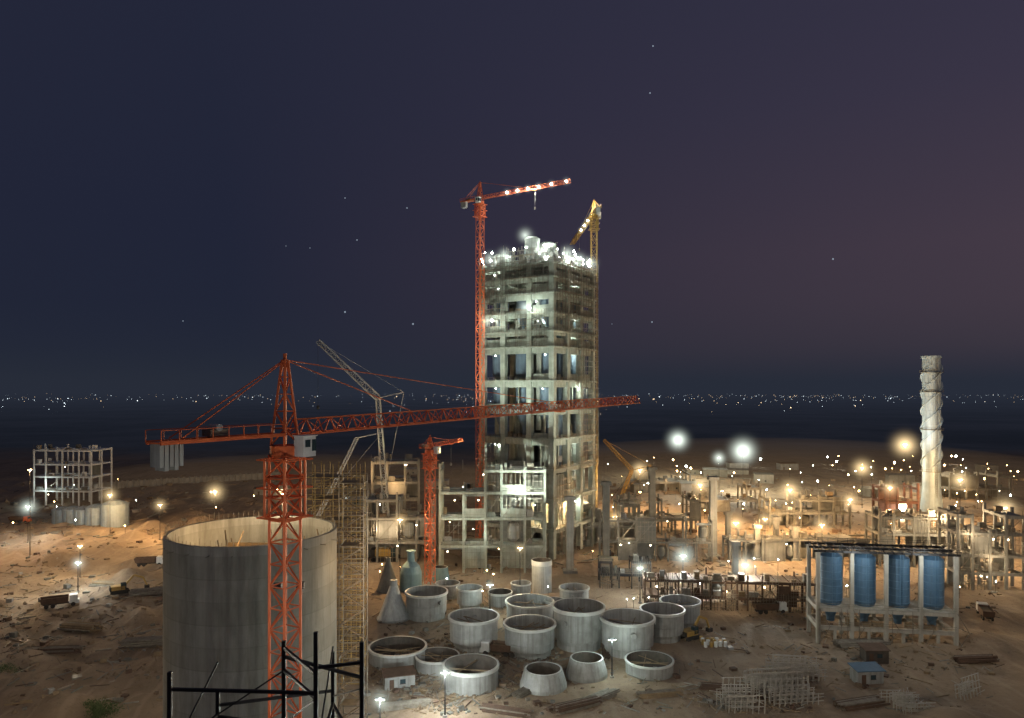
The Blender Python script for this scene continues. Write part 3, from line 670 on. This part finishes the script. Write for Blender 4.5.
# ------------------------------------------------------------------ crawler cranes
def crawler(px,py,pts_,mat,w=1.8):
    x,y=G(px,py); B=MB()
    for s in (-2.6,2.6):
        B.box(x-4,x+4,y+s-.6,y+s+.6,.1,1.5,1); B.tube((x-4,y+s-.6,.8),(x-4,y+s+.6,.8),.7,12,1); B.tube((x+4,y+s-.6,.8),(x+4,y+s+.6,.8),.7,12,1)
    B.box(x-3.5,x+3,y-1.9,y+1.9,1.7,4.2,2); B.box(x+2,x+3.6,y-2.3,y-.8,1.8,4.6,3); B.box(x-5.2,x-3.52,y-2.2,y+2.2,1.6,4,1)
    prev=(x+1,y,3)
    tops=[]
    for (qx,qy,dy) in pts_:
        Yq=y+dy; q=(ax(qx,Yq),Yq,az(qy,Yq)); L=(Vector(q)-Vector(prev)).length
        B.lattice(prev,q,w,w,int(L/w/1.1),.28,.14,0,w2=w*.7,h2=w*.7,hint=(0,1,0)); prev=q; tops.append(q)
    for s in (-.5,.5): B.beam((x-4,y+s,4.5),tops[0],.09,1); B.beam(tops[0],tops[-1],.08,1)
    m_=Vector(tops[0])+Vector((9,0,2)); B.beam(tops[0],m_,.3,0); B.beam(m_,tops[-1],.12,0); B.beam(m_,(x-4,y,4.5),.12,0)
    t=tops[-1]; B.beam(t,(t[0],t[1],t[2]-22),.07,1); B.box(t[0]-.4,t[0]+.4,t[1]-.3,t[1]+.3,t[2]-23.3,t[2]-22,1)
    return B.obj('crawler_crane',[mat,dark_steel,yellow,glass])
o=crawler(386,560,[(378,398,0),(318,341,-6)],grey_steel,2.0)
light((ax(395,235),235,30),16000,WARM2,o,.4,'boom_flood',spot=(ax(370,259),259,60),size=70)
crawler(300,556,[(357,438,0)],white_paint,1.3)
crawler(612,520,[(632,470,0),(604,440,4)],yellow,1.6)

# ------------------------------------------------------------------ vehicles
def truck(px,py,ang,col,s=1.0):
    x,y=G(px,py); z=gh(x,y)+.15; M=Matrix.Translation((x,y,z))@Matrix.Rotation(ang,4,'Z')@Matrix.Scale(s,4); B=MB(M)
    B.box(-4,3.9,-.5,.5,.7,1,2); B.box(2.2,4.1,-1.2,1.2,.8,2.9,0); B.box(3.2,4.14,-1.05,1.05,1.8,2.6,3); B.box(3.7,4.5,-1.15,1.15,.6,1.5,0)
    B.add([(-4.2,-1.25,1.2),(1.9,-1.25,1.1),(1.9,1.25,1.1),(-4.2,1.25,1.2),(-4.6,-1.35,2.7),(2,-1.35,2.7),(2,1.35,2.7),(-4.6,1.35,2.7)],[(0,3,2,1),(0,1,5,4),(1,2,6,5),(2,3,7,6),(3,0,4,7)],1)
    B.box(-4,1.7,-1.1,1.1,1.3,2.2,4)
    for wx in (3.1,-1.6,-3.1):
        for s_ in (-1.25,.85): B.tube((wx,s_,.5),(wx,s_+.4,.5),.55,12,2)
    B.obj('dump_truck',[col,rust,rubber,glass,wood])
def excav(px,py,ang):
    x,y=G(px,py); z=gh(x,y)+.05; M=Matrix.Translation((x,y,z))@Matrix.Rotation(ang,4,'Z'); B=MB(M)
    for s in (-1.4,1.0): B.box(-2,2,s,s+.5,.05,.95,1); B.tube((-2,s,.5),(-2,s+.5,.5),.45,10,1); B.tube((2,s,.5),(2,s+.5,.5),.45,10,1)
    B.box(-2.3,1.2,-1.3,1.3,1.1,2.2,0); B.box(.1,1.5,-1.3,-.2,1.3,3.0,2); B.box(-2.7,-2.3,-1.2,1.2,1.1,2.1,1)
    B.beam((1,.2,1.8),(3.6,.2,4.6),.4,0,.55); B.beam((3.6,.2,4.6),(6,.2,3.6),.35,0,.5); B.beam((6,.2,3.6),(7,.2,1.2),.3,0,.4); B.box(6.4,7.6,-.4,.8,.4,1.3,1)
    B.obj('excavator',[yellow,rubber,glass])
for a in ((150,570,.2,white_paint),(20,522,0,orange),(770,612,.1,white_paint),(985,618,1.2,white_paint),(500,655,2.9,white_paint),(60,610,.5,white_paint)): truck(*a)
for a in ((120,598,.6),(690,640,.6)): excav(*a)

# ------------------------------------------------------------------ stacks, racks, site clutter
def pipes(px,py,ang,L,n,r,lay,mat=rust,name='pipe_stack'):
    x,y=G(px,py); M=Matrix.Translation((x,y,gh(x,y)))@Matrix.Rotation(ang,4,'Z'); B=MB(M)
    for k in range(lay):
        for i in range(n-k):
            yy=(i+k*.5)*r*2.1+U(-.05,.05); o=U(-.5,.5); B.tube((o,yy,r+k*r*1.75),(L+o+U(-1,1),yy+U(-.2,.2),r+k*r*1.75),r,8,random.choice((0,0,1)))
    for q in (.2,.8): B.box(L*q-.15,L*q+.15,-.5,n*r*2.1+.5,-.2,.02,2)
    B.obj(name,[mat,scaff,wood])
fr_m=surf('galvanised_frame',(.42,.41,.38),(.28,.26,.23),1,.5,.3,streak=0,bump=0)
def rack(px,py,ang,nr,L,h):
    x,y=G(px,py); M=Matrix.Translation((x,y,gh(x,y)))@Matrix.Rotation(ang,4,'Z'); B=MB(M)
    for i in range(nr):
        yy=i*.9+U(-.2,.2); hh=h*U(.6,1.2); x0=U(-1.2,1.2); t=U(-.9,.9); L2=L*U(.7,1.05)
        for q in range(int(L2/1.1)+1): B.beam((x0+q*1.1,yy,-.2),(x0+q*1.1+t*.6,yy+t,hh+U(-.2,.3)),.13,0)
        for q in range(3): B.beam((x0,yy+t*(q+1)/3,hh*(q+1)/3),(x0+L2,yy+t*(q+1)/3,hh*(q+1)/3+U(-.2,.2)),.12,0)
    for i in range(nr*2): a=U(0,6.28); p=Vector((U(0,L),U(0,nr*.9),U(0,h*.8))); B.beam(p,p+Vector((math.cos(a)*3,math.sin(a)*1.5,U(-.3,.8))),.1,0)
    B.obj('scaffold_frame_stack',[fr_m])
rack(728,714,0,8,7,3.2); rack(772,708,A(6),14,11,3.8); rack(776,680,A(-6),9,10,3.2); rack(905,716,A(3),8,5,2.6); rack(968,700,A(30),3,6,3.4)
pipes(560,716,.5,9,9,.16,4,rust); pipes(588,708,.7,8,9,.14,4,scaff); pipes(845,712,.3,9,8,.2,3); pipes(610,660,1.5,7,5,.2,2); pipes(840,650,.1,12,8,.22,3,scaff); pipes(380,712,.3,9,9,.15,3,scaff)
pipes(480,712,-.3,9,9,.15,3,rust); pipes(120,650,.2,10,8,.25,3,scaff); pipes(60,632,-.2,9,8,.25,3,wood); pipes(735,598,.1,12,9,.2,3,scaff); pipes(960,665,.1,9,7,.2,3)
pipes(130,600,.3,12,8,.25,3,scaff); pipes(20,660,.1,12,8,.2,3,rust); pipes(90,590,-.2,12,10,.22,3,wood); pipes(640,700,.2,8,7,.16,3,wood); pipes(520,700,.9,8,8,.15,3,scaff); pipes(700,690,-.2,8,7,.2,2)
x,y=G(716,648); B=MB()
for i in range(16):
    a,b_=x+(i%5)*1.2+U(-.2,.2)-2.5,y+(i//5)*1.3+U(-.2,.2); z0=gh(a,b_); B.lathe(a,b_,[(.42,z0-.1),(.42,z0+1.1),(.38,z0+1.12),(.01,z0+1.1)],12,random.choice((0,0,1)))
B.obj('fuel_drums',[white_paint,yellow])
def hut(px,py,w,d,h,ang=0,wall=white_paint,roof_=tarp,name='site_cabin'):
    x,y=G(px,py); z0=gh(x,y); M=Matrix.Translation((x,y,z0))@Matrix.Rotation(ang,4,'Z'); B=MB(M)
    B.box(0,w,0,d,-.6,h,0); B.add([(-.3,-.4,h+.01),(w+.3,-.4,h+.01),(w+.3,d+.4,h+.5),(-.3,d+.4,h+.5),(-.3,-.4,h+.15),(w+.3,-.4,h+.15),(w+.3,d+.4,h+.65),(-.3,d+.4,h+.65)],[(0,3,2,1),(4,5,6,7),(0,1,5,4),(1,2,6,5),(2,3,7,6),(3,0,4,7)],1)
    B.box(w*.15,w*.15+.9,-.06,-.003,0,2.0,2); B.box(w*.5,w*.5+1.1,-.06,-.003,1.0,1.9,3); B.box(w*.5-.08,w*.5+1.18,-.09,-.062,.92,1.0,2)
    B.obj(name,[wall,roof_,rust,glass])
hut(858,684,5.5,3,2.7,.1,g2,tarp); hut(866,662,5,3,2.6,0,inner,rust); hut(385,690,6,3,2.6,.3,g2,rust)
for i in range(14):
    hut(U(600,1015),U(466,500),U(8,20),U(6,10),U(3,6),U(-.3,.3),random.choice((concrete,g2,concrete_d)),random.choice((g2,rust,concrete_d)),'site_shed')
for i in range(8): hut(U(170,470),U(470,510),U(8,16),U(5,9),U(3,5),U(-.3,.3),random.choice((concrete,concrete_d)),random.choice((g2,rust)),'site_shed')
B=MB()
def clutter(n,px0,px1,py0,py1,s0,s1):
    for i in range(n):
        px=U(px0,px1);py=U(py0,py1); x,y=G(px,py)
        if noise.noise(Vector((x*.04,y*.04,1)))<-.05 and R()<.75: continue
        z=gh(x,y); a=U(0,3.14); t=R(); s=U(s0,s1)
        if t<.5:
            L=s*U(1.5,4); B.beam((x,y,z+.15),(x+L*math.cos(a),y+L*math.sin(a),z+U(.1,.6)),s*.13,random.randint(0,5))
        elif t<.75:
            B.M=Matrix.Translation((x,y,z))@Matrix.Rotation(a,4,'Z'); B.box(0,s*U(.4,1.2),0,s*U(.4,1.2),-.3,s*U(.15,.6),random.randint(0,6) if R()<.3 else random.randint(3,5)); B.M=None
        else: B.octa((x,y,z),s*.45,4)
clutter(2800,370,1000,568,715,.3,1.4); clutter(1500,0,170,520,715,.4,1.7); clutter(1500,440,1020,475,570,.7,3); clutter(500,150,440,475,560,.8,2.8)
clutter(1400,370,560,640,716,.3,1.3); clutter(500,0,170,480,540,.8,3)
B.obj('construction_debris',[scaff,wood,concrete,concrete_d,surf('earth_clod',(.23,.17,.11),(.15,.11,.075),1,.95,streak=0),rust,g2])
# boundary wall
B=MB(); pr=None
for i in range(40):
    t=i/39; x,y=G(60+t*220,492-t*14)
    if pr: B.beam((pr[0],pr[1],1.5),(x,y,1.5),.4,0,5)
    B.box(x-.5,x+.5,y-.5,y+.5,-1,4.6,0); pr=(x,y)
B.obj('boundary_wall',[concrete])
def shrub(px,py,r,n):
    x,y=G(px,py); z=gh(x,y); B=MB()
    for i in range(7): a=U(0,6.28); B.tube((x,y,z-.2),(x+r*.6*math.cos(a),y+r*.6*math.sin(a),z+r*U(.5,1)),.06,5,1,.02)
    cl=[(U(-1,1)*r,U(-1,1)*r,U(.2,1)*r) for _ in range(12)]
    for i in range(n):
        c=random.choice(cl); p=Vector((x+c[0]+random.gauss(0,.3)*r,y+c[1]+random.gauss(0,.3)*r,z+abs(c[2]+random.gauss(0,.22)*r)))
        u=Vector((U(-1,1),U(-1,1),U(-1,1))).normalized()*.14; v=u.cross(Vector((U(-1,1),U(-1,1),1))).normalized()*.09
        B.add([p-u,p+v,p+u,p-v],[(0,1,2,3)],0)
    B.obj('shrub',[surf('foliage',(.08,.12,.035),(.04,.07,.02),1,.8,streak=0,bump=0),wood])
shrub(106,716,2.2,1600); shrub(92,712,1.4,700); shrub(10,680,1.5,500)

# ------------------------------------------------------------------ scattered work lights
B=MB()
for i in range(120):
    px=U(600,1020); py=U(456,512); x,y=G(px,py+8); z=az(py,y)
    if z<3: z=3
    B.tube((x,y,-.5),(x,y,z),.09,5,2); B.octa((x,y-.3,z+.3),(U(.12,.3) if R()<.75 else U(.4,.6))*y/400,0 if R()<.3 else 1)
for i in range(55):
    px=U(370,1010); py=U(520,600); x,y=G(px,py+10); z=max(2.5,az(py,y)); B.tube((x,y,-.5),(x,y,z),.05,5,2); B.octa((x,y-.3,z+.3),U(.1,.22),0 if R()<.5 else 1)
for i in range(26):
    px=U(0,470); py=U(476,530); x,y=G(px,py+8); z=max(3,az(py,y)); B.tube((x,y,-.5),(x,y,z),.07,5,2); B.octa((x,y-.3,z+.3),U(.12,.3),0 if R()<.5 else 1)
B.obj('work_lights',[lamp_w,lamp_y,dark_steel])

# distant town lights
B=MB()
clp=[(U(-3200,4500),U(1800,5200)) for _ in range(48)]
for i in range(850):
    if R()<.68: c=random.choice(clp); x,y=c[0]+random.gauss(0,200),c[1]+random.gauss(0,170)
    else: y=U(1700,6500); x=U(-.75,.75)*y
    if y<1500: continue
    B.octa((x,y,U(4,14)),(U(.15,.5) if R()<.88 else U(.6,1.0))*y/1500,0 if R()<.55 else 1)
B.obj('distant_town_lights',[town_w,town_y])
# haze over the plain and added warm site glow, both painted as emissive volumes
def airmat(name,L,sig):
    m=bpy.data.materials.new(name); m.use_nodes=True; nt=m.node_tree
    for n_ in list(nt.nodes):
        if n_.type!='OUTPUT_MATERIAL': nt.nodes.remove(n_)
    ab=N(nt,'ShaderNodeVolumeAbsorption'); ab.inputs['Color'].default_value=(0,0,0,1); ab.inputs['Density'].default_value=sig
    em=N(nt,'ShaderNodeEmission'); em.inputs[0].default_value=(*L,1); em.inputs[1].default_value=sig
    ads=N(nt,'ShaderNodeAddShader'); nt.links.new(ab.outputs[0],ads.inputs[0]); nt.links.new(em.outputs[0],ads.inputs[1]); nt.links.new(ads.outputs[0],nt.nodes['Material Output'].inputs['Volume'])
    return m
B=MB(); B.box(-30000,30000,650,42000,-3,140,0); B.obj('emissive_haze_layer',[airmat('emissive_haze',(.0205,.0255,.0400),1/2200)])  # emission stands in for light scattered by distant air
dm=airmat('warm_site_glow',(.30,.185,.085),1/1500)  # self-emitting volume added to warm and brighten the mid-ground
for c_,s_ in (((150,430,-4),(210,150,34)),((-130,430,-4),(150,110,24))):
    bm=bmesh.new(); bmesh.ops.create_icosphere(bm,subdivisions=4,radius=1); me=bpy.data.meshes.new('site_glow'); bm.to_mesh(me); bm.free(); me.materials.append(dm)
    ob=bpy.data.objects.new('site_glow',me); ob.location=c_; ob.scale=s_; scene.collection.objects.link(ob)
# stars
B=MB()
for px,py,s in ((345,312,1.4),(413,324,1.5),(653,46,1.2),(650,93,1.2),(357,240,1),(345,198,.9),(407,208,1),(183,321,.9),(833,259,1.4),(652,322,1.2),(310,248,.7),(612,324,.6),(286,246,.6)):
    Y=20000; B.octa(((px-512)/F*Y,Y,H-(py-HZ)/F*Y),s*20,0)
B.obj('stars',[star_m])

# ------------------------------------------------------------------ world
w=bpy.data.worlds.new('World'); scene.world=w; w.use_nodes=True; nt=w.node_tree; bg=nt.nodes['Background']; out=nt.nodes['World Output']
tc=N(nt,'ShaderNodeTexCoord'); nm=N(nt,'ShaderNodeVectorMath',operation='NORMALIZE'); nt.links.new(tc.outputs['Generated'],nm.inputs[0])
sp=N(nt,'ShaderNodeSeparateXYZ'); nt.links.new(nm.outputs[0],sp.inputs[0])
def cramp(st):
    r=N(nt,'ShaderNodeValToRGB'); e=r.color_ramp.elements
    while len(e)<len(st): e.new(.5)
    for i,(p_,c_) in enumerate(st): e[i].position=p_; e[i].color=(*[ (v/255/12.92 if v/255<.04045 else ((v/255+.055)/1.055)**2.4) for v in c_],1)
    nt.links.new(sp.outputs[2],r.inputs[0]); return r.outputs[0]
left=cramp([(0,(34,40,53)),(.05,(33,38,54)),(.2,(33,37,55)),(.5,(36,39,57)),(1,(30,32,48))])
right=cramp([(0,(54,50,61)),(.05,(64,56,66)),(.17,(68,58,70)),(.34,(58,53,70)),(.6,(48,48,67)),(1,(30,31,50))])
fx=ramp(nt,sp.outputs[0],-.35,.6)
col=mixrgb(nt,fx,left,right)
sky=N(nt,'ShaderNodeTexSky',sky_type='NISHITA'); sky.sun_disc=False; sky.sun_elevation=A(-4); sky.sun_rotation=A(75)
mul=N(nt,'ShaderNodeMix',data_type='RGBA',blend_type='ADD'); mul.inputs[0].default_value=.004
nt.links.new(col,mul.inputs[6]); nt.links.new(sky.outputs[0],mul.inputs[7])
nt.links.new(mul.outputs[2],bg.inputs[0]); bg.inputs[1].default_value=1.0
sl=bpy.data.lights.new('dusk_sun','SUN'); sl.energy=.14; sl.angle=A(20); sl.color=(.9,.83,.88); so=bpy.data.objects.new('dusk_sun',sl); scene.collection.objects.link(so); so.rotation_euler=(A(50),0,A(30))

cam=bpy.data.cameras.new('camera'); co_=bpy.data.objects.new('camera',cam); scene.collection.objects.link(co_); scene.camera=co_
co_.location=(0,0,H); co_.rotation_euler=(math.pi/2,0,0); cam.lens=26; cam.sensor_width=36; cam.shift_y=29/1024; cam.clip_start=1; cam.clip_end=90000
scene.view_settings.view_transform='Standard'; scene.view_settings.look='None'; scene.view_settings.exposure=0
